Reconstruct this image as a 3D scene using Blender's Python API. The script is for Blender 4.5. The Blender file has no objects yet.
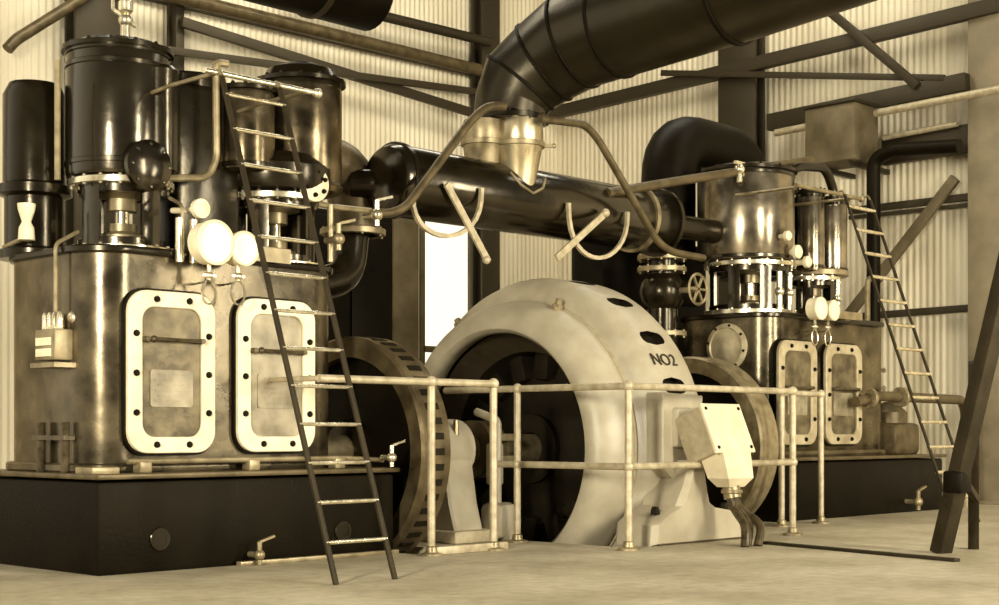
import bpy, bmesh, math, random
from math import sin, cos, pi, radians as R, sqrt, atan2
from mathutils import Vector as V, Matrix
random.seed(7)
C = bpy.context.scene.collection

# ------------------------------------------------------------------ frame of the hall
# x runs along the shaft line (left engine -> right engine), y goes to the back wall, z up
EYE = 0.9; F = 1500.0
FW = (0.7214, 0.6925); RT = (0.6925, -0.7214)

def P(px, py, u=None, v=None, z=None, Y=None):
    """place on a known plane of the hall that a sight line meets (survey helper)"""
    t = (px - 500) / F
    a = FW[0] + RT[0] * t; b = FW[1] + RT[1] * t; c = -(py - 430) / F
    if v is not None: Y = v / b
    elif u is not None: Y = u / a
    elif z is not None: Y = (z - EYE) / c
    return V((a * Y, b * Y, EYE + c * Y))

# ------------------------------------------------------------------ materials
def mat(name, col, rough=0.5, metal=0.0, col2=None, scale=6.0, bump=0.0, bscale=60.0, spec=0.5, rvar=0.12, stretch=None, lo=.35, hi=.65):
    m = bpy.data.materials.new(name); m.use_nodes = True
    nt = m.node_tree; n = nt.nodes; l = nt.links
    b = n['Principled BSDF']
    b.inputs['Roughness'].default_value = rough
    b.inputs['Metallic'].default_value = metal
    b.inputs['Specular IOR Level'].default_value = spec
    if max(col) < .2: b.inputs['Specular Tint'].default_value = (1, .86, .62, 1)
    tc = n.new('ShaderNodeTexCoord'); mp = n.new('ShaderNodeMapping')
    l.new(tc.outputs['Object'], mp.inputs['Vector'])
    if stretch: mp.inputs['Scale'].default_value = stretch
    no = n.new('ShaderNodeTexNoise'); no.inputs['Scale'].default_value = scale; no.inputs['Detail'].default_value = 6
    l.new(mp.outputs['Vector'], no.inputs['Vector'])
    cr = n.new('ShaderNodeValToRGB')
    c2 = col2 or tuple(c * 0.7 for c in col)
    cr.color_ramp.elements[0].position = lo; cr.color_ramp.elements[0].color = (*c2, 1)
    cr.color_ramp.elements[1].position = hi; cr.color_ramp.elements[1].color = (*col, 1)
    l.new(no.outputs['Fac'], cr.inputs['Fac']); l.new(cr.outputs['Color'], b.inputs['Base Color'])
    mr = n.new('ShaderNodeMapRange'); mr.inputs['To Min'].default_value = max(0.03, rough - rvar); mr.inputs['To Max'].default_value = min(1, rough + rvar)
    l.new(no.outputs['Fac'], mr.inputs['Value']); l.new(mr.outputs['Result'], b.inputs['Roughness'])
    if bump:
        n2 = n.new('ShaderNodeTexNoise'); n2.inputs['Scale'].default_value = bscale; n2.inputs['Detail'].default_value = 4
        l.new(mp.outputs['Vector'], n2.inputs['Vector'])
        bp = n.new('ShaderNodeBump'); bp.inputs['Strength'].default_value = bump; bp.inputs['Distance'].default_value = 0.02
        l.new(n2.outputs['Fac'], bp.inputs['Height']); l.new(bp.outputs['Normal'], b.inputs['Normal'])
    return m

M = {}
M['black'] = mat('black_enamel', (.010, .007, .003), .22, 0, (.005, .0035, .0014), 5, .06, 16, spec=.35)
M['blackmatt'] = mat('black_iron', (.0055, .0038, .0015), .5, 0, (.003, .002, .0008), 4, .15, 40, spec=.10)
M['lagging'] = mat('polished_black_lagging', (.009, .0063, .0027), .19, 0, (.004, .0028, .0012), 4, .10, 9, spec=.7, rvar=.06)
M['semi'] = mat('semi_polished_lagging', (.15, .115, .065), .25, .8, (.035, .026, .013), 5, .10, 8, spec=.6, rvar=.08)
M['polished'] = mat('polished_steel_lagging', (.36, .30, .20), .23, .85, (.10, .08, .05), 4, .08, 8, spec=.6, rvar=.07)
M['frame'] = mat('engine_enamel', (.11, .085, .046), .24, .5, (.022, .016, .008), 5, .08, 9, spec=.9)
M['door'] = mat('door_rim_paint', (.80, .70, .46), .45, 0, (.66, .56, .36), 9, .05, 50)
M['panel'] = mat('worn_door_panel', (.17, .135, .075), .36, .25, (.05, .038, .02), 8, .12, 20)
M['panelbright'] = mat('bright_door_panel', (.36, .30, .19), .4, .2, (.15, .12, .065), 5, .08, 20)
M['steel'] = mat('bright_steel', (.80, .72, .52), .25, .85, (.55, .47, .30), 12, 0)
M['rail'] = mat('painted_rail', (.50, .42, .27), .42, .2, (.34, .275, .16), 14, .05, 60)
M['dull'] = mat('dull_steel', (.34, .27, .15), .4, .5, (.18, .14, .07), 9, .05, 40)
M['stator'] = mat('stator_paint', (.40, .345, .235), .40, 0, (.33, .28, .185), 5, .10, 90)
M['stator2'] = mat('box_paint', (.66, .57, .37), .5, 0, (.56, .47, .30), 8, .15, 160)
M['stator3'] = mat('shaded_box_paint', (.40, .33, .20), .6, 0, (.32, .26, .15), 20, .25, 200)  # box colour darkened for its shaded side; joint ring and sole plate share it
M['core'] = mat('dark_core', (.010, .007, .003), .7, 0, (.005, .0035, .0015), 9, .2, 60, spec=.2)
M['winding'] = mat('winding_tape', (.03, .021, .010), .6, 0, (.02, .014, .006), 14, .2, 60)
M['galv'] = mat('galvanised_sheet', (.66, .56, .36), .3, .75, (.34, .27, .15), 7, .08, 18, stretch=(1, 1, .3))
M['duct'] = mat('tarred_duct_sheet', (.007, .005, .002), .34, .2, (.015, .011, .005), 3, .12, 10)
M['pipe'] = mat('brown_pipe', (.11, .08, .038), .4, .2, (.05, .036, .016), 8, .1, 40)
M['column'] = mat('column_steel', (.017, .012, .0052), .55, 0, (.018, .013, .006), 3, .15, 30)
M['columnlight'] = mat('column_timber', (.13, .10, .055), .6, 0, (.06, .045, .02), 3, .15, 30)
M['columnpale'] = mat('column_pale', (.22, .175, .10), .6, 0, (.16, .125, .07), 3, .15, 30)
M['wall'] = mat('corrugated_iron', (.70, .62, .44), .45, .05, (.56, .48, .32), 1.4, .04, 8, stretch=(1, 1, .25))
M['floor'] = mat('worn_concrete', (.47, .40, .265), .6, 0, (.32, .265, .16), 1.1, .12, 30, stretch=(1, 1, 1))
M['timber'] = mat('dark_timber', (.026, .018, .008), .6, 0, (.012, .0085, .0036), 5, .25, 40, spec=.3)
M['dial'] = mat('gauge_dial', (.86, .77, .54), .3, 0, (.80, .70, .48), 9)
M['ink'] = mat('black_lettering', (.02, .014, .006), .5)
M['cable'] = mat('cable_sheath', (.07, .05, .024), .3, .1, (.03, .022, .01), 12, .1, 40)

def floor_detail():
    nt = M['floor'].node_tree; n = nt.nodes; l = nt.links
    b = n['Principled BSDF']
    base = b.inputs['Base Color'].links[0].from_socket
    tc = n.new('ShaderNodeTexCoord')
    n1 = n.new('ShaderNodeTexNoise'); n1.inputs['Scale'].default_value = 9; n1.inputs['Detail'].default_value = 8; n1.inputs['Roughness'].default_value = .7
    l.new(tc.outputs['Object'], n1.inputs['Vector'])
    mr = n.new('ShaderNodeMapRange'); mr.inputs['From Min'].default_value = .3; mr.inputs['From Max'].default_value = .7
    mr.inputs['To Min'].default_value = .72; mr.inputs['To Max'].default_value = 1.12
    l.new(n1.outputs['Fac'], mr.inputs['Value'])
    mx = n.new('ShaderNodeMix'); mx.data_type = 'RGBA'; mx.blend_type = 'MULTIPLY'; mx.inputs['Factor'].default_value = 1
    l.new(base, mx.inputs['A']); l.new(mr.outputs['Result'], mx.inputs['B'])
    l.new(mx.outputs['Result'], b.inputs['Base Color'])
floor_detail()

def glass_mat():
    m = bpy.data.materials.new('window_glass'); m.use_nodes = True
    nt = m.node_tree; n = nt.nodes; l = nt.links
    n.remove(n['Principled BSDF'])
    t = n.new('ShaderNodeBsdfTransparent'); g = n.new('ShaderNodeBsdfGlossy'); g.inputs['Roughness'].default_value = .1
    t.inputs['Color'].default_value = (.93, .92, .88, 1)
    mx = n.new('ShaderNodeMixShader'); mx.inputs['Fac'].default_value = .05
    l.new(t.outputs['BSDF'], mx.inputs[1]); l.new(g.outputs['BSDF'], mx.inputs[2])
    l.new(mx.outputs['Shader'], n['Material Output'].inputs['Surface'])
    return m
M['glass'] = glass_mat()

# ------------------------------------------------------------------ mesh building
def frame_of(d):
    d = V(d).normalized()
    a = V((0, 0, 1)) if abs(d.z) < .95 else V((1, 0, 0))
    x = a.cross(d).normalized(); y = d.cross(x)
    return x, y, d

def rr(w, h, r, n=6):
    pts = []
    for cx, cy, a0 in ((w/2-r, h/2-r, 0), (-w/2+r, h/2-r, pi/2), (-w/2+r, -h/2+r, pi), (w/2-r, -h/2+r, 1.5*pi)):
        for i in range(n + 1):
            a = a0 + pi/2*i/n
            pts.append((cx + r*cos(a), cy + r*sin(a)))
    return pts

class MB:
    def __init__(s): s.v = []; s.f = []
    def add(s, vs, fs):
        o = len(s.v); s.v += [V(x) for x in vs]; s.f += [tuple(i + o for i in f) for f in fs]; return s
    def box(s, c, d, rot=None, bev=0.0):
        bm = bmesh.new(); bmesh.ops.create_cube(bm, size=1)
        for x in bm.verts: x.co = V((x.co.x*d[0], x.co.y*d[1], x.co.z*d[2]))
        if bev: bmesh.ops.bevel(bm, geom=bm.edges[:], offset=bev, segments=2, affect='EDGES', profile=.5)
        m = Matrix.Translation(V(c)) @ (rot.to_4x4() if rot is not None else Matrix())
        bm.verts.index_update()
        s.add([m @ x.co for x in bm.verts], [[x.index for x in f.verts] for f in bm.faces]); bm.free(); return s
    def bar(s, a, b, w, h, bev=0.0, up=(0, 0, 1)):
        a = V(a); b = V(b); d = (b - a)
        z = d.normalized(); x = V(up).cross(z)
        if x.length < 1e-3: x = V((1, 0, 0)).cross(z)
        x.normalize(); y = z.cross(x)
        rot = Matrix((x, y, z)).transposed()
        return s.box((a + b)/2, (w, h, d.length), rot, bev)
    def lathe(s, p, d, prof, n=32, a0=0.0, a1=2*pi, skip=None, capends=True):
        p = V(p); x, y, d = frame_of(d)
        full = abs(a1 - a0 - 2*pi) < 1e-6
        k = n if full else n + 1
        vs = []; idx = []
        for (r, h) in prof:
            row = []
            if r < 1e-6 and full:
                vs.append(p + d*h); row = [len(vs) - 1]*k
            else:
                for i in range(k):
                    a = a0 + (a1 - a0)*i/n
                    vs.append(p + d*h + x*(r*cos(a)) + y*(r*sin(a))); row.append(len(vs) - 1)
            idx.append(row)
        fs = []
        for j in range(len(prof) - 1):
            for i in range(n):
                if skip and skip(j, i): continue
                i2 = (i + 1) % k if full else i + 1
                q = [idx[j][i], idx[j][i2], idx[j+1][i2], idx[j+1][i]]
                q2 = []
                for t in q:
                    if t not in q2: q2.append(t)
                if len(q2) > 2: fs.append(q2)
        if full and capends:
            if prof[0][0] > 1e-6 and prof[0] != prof[-1]: fs.append(idx[0][::-1])
            if prof[-1][0] > 1e-6 and prof[0] != prof[-1]: fs.append(idx[-1])
        if not full and prof[0] == prof[-1]:
            fs.append([idx[j][0] for j in range(len(prof) - 1)]); fs.append([idx[j][-1] for j in range(len(prof) - 1)])
        return s.add(vs, fs)
    def cyl(s, a, b, r, r2=None, n=20, bev=0.0):
        a = V(a); b = V(b); L = (b - a).length; r2 = r if r2 is None else r2
        pr = [(r, 0), (r2, L)]
        if bev: pr = [(r - bev, 0), (r, bev), (r2, L - bev), (r2 - bev, L)]
        return s.lathe(a, b - a, pr, n)
    def ring(s, p, d, r0, r1, t, n=36, bev=.004, bolts=0, br=.012, bh=.014):
        s.lathe(p, d, [(r0, 0), (r1 - bev, 0), (r1, bev), (r1, t - bev), (r1 - bev, t), (r0, t), (r0, 0)], n)
        if bolts:
            x, y, dd = frame_of(d); rm = r1 - br*1.7
            for i in range(bolts):
                a = 2*pi*(i + .5)/bolts
                q = V(p) + x*(rm*cos(a)) + y*(rm*sin(a)) 
                s.lathe(q - dd*bh, dd, [(br*.7, 0), (br, bh*.3), (br, t + 1.7*bh), (br*.7, t + 2*bh)], 6)
        return s
    def bolt(s, p, d, r=.02, h=.02):
        return s.lathe(p, d, [(r, 0), (r, h*.6), (r*.7, h), (0, h*1.05)], 8)
    def ball(s, p, r, n=14):
        return s.lathe(V(p) - V((0, 0, r)), (0, 0, 1), [(r*sin(pi*i/8), r - r*cos(pi*i/8)) for i in range(9)], n)
    def tube(s, pts, r, n=10, fil=0.0, caps=True, seg=6):
        pts = [V(p) for p in pts]
        if fil:
            q = [pts[0]]
            for i in range(1, len(pts) - 1):
                a, b, c = pts[i-1], pts[i], pts[i+1]
                da = (a - b); dc = (c - b); k = min(fil, da.length*.48, dc.length*.48)
                p0 = b + da.normalized()*k; p2 = b + dc.normalized()*k
                for j in range(seg + 1):
                    t = j/seg; q.append(p0*(1-t)**2 + b*2*t*(1-t) + p2*t*t)
            q.append(pts[-1]); pts = q
        rs = r if isinstance(r, (list, tuple)) else [r]*len(pts)
        T = []
        for i in range(len(pts)):
            a = pts[max(0, i-1)]; b = pts[min(len(pts)-1, i+1)]
            T.append((b - a).normalized())
        x, y, _ = frame_of(T[0]); vs = []; fs = []
        for i, p in enumerate(pts):
            if i:
                x = x - T[i]*x.dot(T[i]); x.normalize()
            y = T[i].cross(x)
            for j in range(n):
                a = 2*pi*j/n; vs.append(p + x*(rs[i]*cos(a)) + y*(rs[i]*sin(a)))
        for i in range(len(pts) - 1):
            for j in range(n):
                fs.append((i*n + j, i*n + (j+1) % n, (i+1)*n + (j+1) % n, (i+1)*n + j))
        if caps: fs.append(tuple(range(n))[::-1]); fs.append(tuple((len(pts)-1)*n + j for j in range(n)))
        return s.add(vs, fs)
    def strip(s, pts, w, t, wdir):
        """flat bar following a path; w = width along wdir, t = thickness"""
        pts = [V(p) for p in pts]; wd = V(wdir).normalized(); vs = []; fs = []
        for i, p in enumerate(pts):
            tg = (pts[min(len(pts)-1, i+1)] - pts[max(0, i-1)]).normalized()
            nn = tg.cross(wd).normalized()
            for a, b in ((-1, -1), (1, -1), (1, 1), (-1, 1)): vs.append(p + wd*(a*w/2) + nn*(b*t/2))
        for i in range(len(pts) - 1):
            for j in range(4): fs.append((i*4 + j, i*4 + (j+1) % 4, (i+1)*4 + (j+1) % 4, (i+1)*4 + j))
        fs.append((0, 1, 2, 3)); k = (len(pts)-1)*4; fs.append((k, k+1, k+2, k+3))
        return s.add(vs, fs)
    def plate(s, out, o, ax, ay, az, t, bev=0.0):
        o = V(o); ax = V(ax); ay = V(ay); az = V(az)
        cx = sum(p[0] for p in out)/len(out); cy = sum(p[1] for p in out)/len(out)
        def ins(p, k):
            dx, dy = p[0]-cx, p[1]-cy; L = sqrt(dx*dx+dy*dy) or 1
            return (p[0]-dx/L*k, p[1]-dy/L*k)
        lay = [(0, 0), (0, t)] if not bev else [(bev, 0), (0, bev), (0, t-bev), (bev, t)]
        n = len(out); vs = []; fs = []
        for k, h in lay:
            for p in out:
                q = ins(p, k) if k else p
                vs.append(o + ax*q[0] + ay*q[1] + az*h)
        for j in range(len(lay)-1):
            for i in range(n): fs.append((j*n+i, j*n+(i+1) % n, (j+1)*n+(i+1) % n, (j+1)*n+i))
        fs.append(tuple(range(n))[::-1]); fs.append(tuple((len(lay)-1)*n+i for i in range(n)))
        return s.add(vs, fs)
    def rimplate(s, out, inn, o, ax, ay, az, t, bev=.006):
        o = V(o); ax = V(ax); ay = V(ay); az = V(az); n = len(out); vs = []; fs = []
        def mix(p, q, k):
            dx, dy = q[0]-p[0], q[1]-p[1]; L = sqrt(dx*dx+dy*dy) or 1
            return (p[0]+dx/L*k, p[1]+dy/L*k)
        rows = [(out, inn, 0, 0), (out, inn, 0, t-bev), (out, inn, bev, t), (inn, out, bev, t), (inn, out, 0, t-bev), (inn, out, 0, 0)]
        for a, b, k, h in rows:
            for p, q in zip(a, b):
                c = mix(p, q, k); vs.append(o + ax*c[0] + ay*c[1] + az*h)
        m = len(rows)
        for j in range(m):
            for i in range(n):
                fs.append((j*n+i, j*n+(i+1) % n, ((j+1) % m)*n+(i+1) % n, ((j+1) % m)*n+i))
        return s.add(vs, fs)
    def build(s, name, m, parent=None, sharp=35):
        o0 = V((0, 0, 0)); p = parent
        while p is not None: o0 += p.location; p = p.parent
        me = bpy.data.meshes.new(name)
        me.from_pydata([tuple(x - o0) for x in s.v], [], s.f)
        bm = bmesh.new(); bm.from_mesh(me)
        bmesh.ops.recalc_face_normals(bm, faces=bm.faces[:])
        for f in bm.faces: f.smooth = True
        th = R(sharp)
        for e in bm.edges:
            if len(e.link_faces) == 2 and e.calc_face_angle(0) > th: e.smooth = False
        bm.to_mesh(me); bm.free()
        me.materials.append(M[m])
        o = bpy.data.objects.new(name, me); C.objects.link(o)
        if parent is not None: o.parent = parent
        return o

def build_each(mb, name, m, parent):
    # every connected piece becomes a part of its own
    n = len(mb.v); par = list(range(n))
    def find(i):
        while par[i] != i: par[i] = par[par[i]]; i = par[i]
        return i
    for f in mb.f:
        for k in f[1:]: par[find(k)] = find(f[0])
    groups = {}
    for f in mb.f: groups.setdefault(find(f[0]), []).append(f)
    for fs in groups.values():
        ids = sorted({i for f in fs for i in f}); mp = {j: i for i, j in enumerate(ids)}
        q = MB(); q.add([mb.v[i] for i in ids], [[mp[i] for i in f] for f in fs]); q.build(name, m, parent)

def thing(name, label, cat, loc=(0, 0, 0), group=None):
    o = bpy.data.objects.new(name, None); C.objects.link(o); o.location = loc; o.empty_display_size = .1
    o['label'] = label; o['category'] = cat
    if group: o['group'] = group
    return o
def tag(o, label, cat, group=None):
    o['label'] = label; o['category'] = cat
    if group: o['group'] = group
    return o
def struct(o): o['kind'] = 'structure'; return o

WB = 15.5      # back wall (y)
WR = 17.5      # right wall (x)

# ------------------------------------------------------------------ setting
def build_floor():
    us = [-6, 7.42, 7.92, 8.95, 10.75, 11.74, 12.3, 19]
    vs = [-6, 7.33, 7.88, 9.95, 10.45, 17]
    pits = [(7.42, 7.92, 7.88, 9.95), (8.95, 10.75, 7.33, 10.45), (11.74, 12.3, 7.88, 9.95)]
    def inpit(u, v): return any(a < u < b and c < v < d for a, b, c, d in pits)
    mb = MB()
    for i in range(len(us)-1):
        for j in range(len(vs)-1):
            cu = (us[i]+us[i+1])/2; cv = (vs[j]+vs[j+1])/2
            if inpit(cu, cv): continue
            mb.add([(us[i], vs[j], 0), (us[i+1], vs[j], 0), (us[i+1], vs[j+1], 0), (us[i], vs[j+1], 0)], [(0, 1, 2, 3)])
    for a, b, c, d in pits:
        z = -1.1
        mb.add([(a, c, 0), (b, c, 0), (b, d, 0), (a, d, 0), (a, c, z), (b, c, z), (b, d, z), (a, d, z)],
               [(0, 1, 5, 4), (1, 2, 6, 5), (2, 3, 7, 6), (3, 0, 4, 7), (4, 5, 6, 7)])
    o = mb.build('floor', 'floor'); struct(o)
build_floor()

def corrugated(name, along, fixed, ranges, thick=.012):
    """ranges: (s0, s1, z0, z1); ridges run vertically"""
    mb = MB(); pitch = .092; amp = .009; n = 6
    for s0, s1, z0, z1 in ranges:
        k = int((s1-s0)/pitch*n); vs = []; fs = []
        for i in range(k+1):
            s = s0 + (s1-s0)*i/k; d = amp*cos(2*pi*s/pitch)
            for dd in (d, d+thick):
                for z in (z0, z1):
                    vs.append((s, fixed+dd, z) if along == 'x' else (fixed+dd, s, z))
        for i in range(k):
            a = i*4; b = a+4
            fs += [(a, b, b+1, a+1), (a+2, a+3, b+3, b+2), (a+1, b+1, b+3, a+3), (a, a+2, b+2, b)]
        fs += [(0, 1, 3, 2), (k*4, k*4+2, k*4+3, k*4+1)]
        mb.add(vs, fs)
    return struct(mb.build(name, 'wall', sharp=60))
W0, W1, WZ0, WZ1 = 14.55, 15.55, 1.55, 3.95
corrugated('wall_back', 'x', WB, [(1, W0, 0, 8.5), (W0, W1, 0, WZ0), (W0, W1, WZ1, 8.5), (W1, WR, 0, 8.5)])
corrugated('wall_right', 'y', WR, [(1.0, WB+.02, 0, 8.5)])
wf = MB()
for a, b in (((W0, WB, WZ0-.03), (W1, WB, WZ0-.03)), ((W0, WB, WZ1+.03), (W1, WB, WZ1+.03)), ((W0, WB, WZ0), (W0, WB, WZ1)), ((W1, WB, WZ0), (W1, WB, WZ1)), ((W0, WB, 2.05), (W1, WB, 2.05))):
    wf.bar(a, b, .07, .09, .006)
wfo = struct(wf.build('window_1', 'columnlight'))
g = MB(); g.box(((W0+W1)/2, WB, (WZ0+WZ1)/2), (W1-W0-.05, .006, WZ1-WZ0-.05)); g.build('pane', 'glass', wfo)

cm = MB(); cm.box((9.3, 9.4, 8.55), (17, 12.4, .1)); struct(cm.build('ceiling', 'timber'))
# columns against the walls
def column(p, w, d, m, label, top=8.5):
    mb = MB()   # rolled I-section: two flanges and a web, base plate
    x, y = p
    t = thing('steel_column', label, 'column', (x, y, 0), 'steel columns along the hall walls')
    mb.box((x, y-d/2+.02, top/2), (w, .04, top), bev=.004); mb.box((x, y+d/2-.02, top/2), (w, .04, top), bev=.004)
    mb.box((x, y, top/2), (w*.5, d-.08, top))
    mb.build('shaft', m, t)
    b = MB(); b.box((x, y, .02), (w+.16, d+.1, .04), bev=.005); b.build('base_plate', m, t)
    return t
def cx(px, v): return P(px, 430, v=v).x
YB = WB - .2
column((cx(93, YB), YB), .58, .24, 'column', 'dark steel column on the back wall at far left, behind the near engine')
column((cx(401, YB), YB), .46, .24, 'columnlight', 'short brown post on the back wall just left of the bright window', 3.9)
column((cx(486, YB), YB), .36, .24, 'column', 'dark column on the back wall right of the bright window, behind the duct elbow')
column((cx(176, YB), YB), .12, .2, 'column', 'thin dark column on the back wall right of the far left column')
column((cx(583, YB), YB), .15, .2, 'column', 'slim dark column in the back corner behind the horizontal tank')
def columnR(py_px, w, label, m='column'):
    x = WR - .2; y = P(py_px, 430, u=x).y
    t = thing('steel_column', label, 'column', (x, y, 0), 'steel columns along the hall walls')
    mb = MB(); mb.box((x-.1, y, 4.25), (.04, w, 8.5), bev=.004); mb.box((x+.1, y, 4.25), (.04, w, 8.5), bev=.004); mb.box((x, y, 4.25), (.16, w*.5, 8.5))
    mb.build('shaft', m, t)
    b = MB(); b.box((x, y, .02), (.34, w+.16, .04), bev=.005); b.build('base_plate', m, t)
# tall block standing in for an unresolved dark mass behind the near flywheel
t = thing('stand_in_block', 'tall dark stand-in block behind the near flywheel, left of the brown post', 'block', (10.45, 12.4, 0))
mb = MB(); mb.box((10.4, 12.5, 1.62), (1.25, .6, 3.2), bev=.015); mb.build('body', 'blackmatt', t)
for k in (-1, 1):
    mb = MB(); mb.box((10.4+k*.31, 12.19, 1.65), (.58, .03, 3.0), bev=.008); mb.build('door', 'blackmatt', t)  # panel fronts invented for the block
columnR(742, .62, 'wide dark steel column on the right wall above the far engine')
columnR(989, .42, 'pale brown steel column on the right wall at the right edge', 'columnpale')

# girts, pipes and braces on walls
def rod(name, a, b, w, h, m, label, cat, up=(0, 0, 1), group=None):
    mb = MB(); mb.bar(a, b, w, h, .004, up); return tag(mb.build(name, m), label, cat, group)
def tubething(name, pts, r, m, label, cat, fil=0, n=12, group=None):
    mb = MB(); mb.tube(pts, r, n, fil); return tag(mb.build(name, m), label, cat, group)
GG = 'girts and braces on the corrugated walls'
yb = WB - .05
rod('wall_girt', P(-20, -46, v=yb), P(545, 86, v=yb), .10, .16, 'column', 'dark horizontal girt on the back wall above the near engine', 'girt', group=GG)
rod('cross_brace', P(182, 22, v=YB-.165), P(470, 112, v=YB-.165), .07, .12, 'column', 'dark brace slanting down to the right across the back wall', 'brace', group=GG)
rod('cross_brace', P(150, 48, v=YB-.225), P(478, 92, v=YB-.225), .06, .09, 'column', 'lower thin brace on the back wall, reaching the column behind the duct', 'brace', group=GG)
tubething('steam_pipe', [P(120, -17, v=15.06), P(500, 75, v=15.06)], .085, 'pipe', 'long brown overhead pipe running above the near engine toward the duct elbow', 'pipe')
tubething('service_pipe', [P(300, -4, v=15.1), P(490, 42, v=15.1)], .07, 'column', 'short dark overhead pipe under the top edge, left of the duct', 'pipe')
tubething('drain_pipe', [P(8, 49, v=15.09), P(16, 40, v=15.09), P(110, -19, v=15.09)], .065, 'pipe', 'dark pipe slanting up at the top left corner', 'pipe', .1)
t = thing('overhead_tank', 'large dark overhead cylinder cut by the top edge, above the near engine', 'tank', (7.6, 11, 4.8))
mb = MB(); a = P(150, -40, v=11.); b = P(372, 5, v=11.); b.z = a.z = 5.14
mb.lathe(a, b-a, [(0, 0), (.30, .03), (.36, .12), (.36, (b-a).length-.02), (.34, (b-a).length), (0, (b-a).length)], 28); mb.build('shell', 'blackmatt', t)
mb = MB(); 
for k in (.3, .7):
    q = a.lerp(b, k); mb.ring(q, b-a, .355, .375, .07, 28)
build_each(mb, 'strap', 'column', t)
mb = MB()
for k in (.3, .7):
    q = a.lerp(b, k); mb.cyl(q+V((0, 0, .36)), q+V((0, 0, 3.3)), .015, n=8)
build_each(mb, 'hanger_rod', 'column', t)

xr = WR - .34
rod('wall_beam', P(551, 114, u=xr), P(999, 5, u=xr), .12, .18, 'column', 'long dark beam rising to the right across the right wall', 'beam', group=GG)
rod('cross_brace', P(826, 8, u=xr-.135), P(918, 86, u=xr-.135), .07, .11, 'column', 'dark diagonal brace at top right crossing the long beam', 'brace', group=GG)
rod('tie_bar', P(662, 73, u=xr-.1), P(945, 78, u=xr-.1), .05, .08, 'column', 'thin dark level tie bar below the long beam at top right', 'tie bar', group=GG)
rod('wall_beam', P(770, 123, u=xr-.05), P(968, 82, u=xr-.05), .14, .22, 'column', 'lower dark beam on the right wall just above the pale pipe', 'beam', group=GG)
tubething('water_pipe', [P(776, 133, u=xr-.2), P(1010, 87, u=xr-.2)], .05, 'rail', 'pale pipe running level under the lower dark beam on the right wall', 'pipe')
rod('wall_girt', P(850, 211, u=xr+.2), P(985, 195, u=xr+.2), .06, .09, 'column', 'upper of two close dark girts on the right wall behind the far ladder', 'girt', group=GG)
rod('wall_girt', P(850, 218, u=xr+.2), P(985, 203, u=xr+.2), .05, .05, 'column', 'lower of two close dark girts on the right wall behind the far ladder', 'girt', group=GG)
rod('wall_girt', P(840, 318, u=xr+.2), P(985, 307, u=xr+.2), .06, .09, 'column', 'single dark girt low on the right wall behind the middle of the far ladder', 'girt', group=GG)
rod('cross_brace', P(956, 178, u=xr+.13), P(842, 324, u=xr+.13), .07, .13, 'columnlight', 'brown diagonal brace on the right wall behind the far ladder', 'brace', group=GG)
rod('wall_girt', P(884, 152, u=xr+.2), P(985, 136, u=xr+.2), .10, .35, 'column', 'broad dark rail on the right wall above the goose neck pipe', 'girt', group=GG)
# small pipe above it
tubething('water_pipe', [P(884, 138, u=xr+.11), P(958, 124, u=xr+.11)], .035, 'rail', 'short pale pipe above the goose neck pipe on the right wall', 'pipe')
# header tank on wall brackets
t = thing('header_tank', 'dark square header tank high on the right wall above the far engine', 'tank', tuple(P(842, 160, u=16.7)))
c = P(842, 137, u=16.75)
mb = MB(); mb.box(c, (.6, .72, .72), bev=.03); mb.build('body', 'columnlight', t)
mb = MB(); mb.box(c+V((0, 0, .375)), (.66, .78, .04), bev=.01); mb.build('lid', 'column', t)
mb = MB()
for s in (-.25, .25): mb.bar(c+V((-.3, s, -.39)), c+V((.72, s, -.39)), .06, .06)
build_each(mb, 'bracket', 'column', t)
# goose neck vent pipe
x = 16.6
t = thing('vent_pipe', 'dark upright pipe with goose neck top behind the far ladder', 'pipe', (P(874, 300, u=x).x, P(874, 300, u=x).y, 0))
b0 = P(874, 395, u=x)
mb = MB(); mb.tube([(x, b0.y, 0), (x, b0.y, P(874, 160, u=x).z), P(892, 150, u=x), P(960, 146, u=x)], .085, 14, .45); mb.build('pipe', 'blackmatt', t)
for py in (372, 390): q = P(874, py, u=x); mb = MB(); mb.ring((x, b0.y, q.z), (0, 0, 1), .08, .15, .04, 20, bolts=6); mb.build('flange', 'dull', t)
mb = MB(); mb.tube([(x-.18, b0.y-.02, 0), (x-.18, b0.y-.02, P(874, 280, u=x).z), (x, b0.y-.02, P(874, 278, u=x).z)], .035, 10, .1); mb.build('drain_pipe', 'dull', t)

# ------------------------------------------------------------------ engines
EV = 8.9     # engine centre line
def rod_pipe(t, name, pts, r, m, fil=.05, n=10):
    mb = MB(); mb.tube(pts, r, n, fil); return mb.build(name, m, t)

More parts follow.
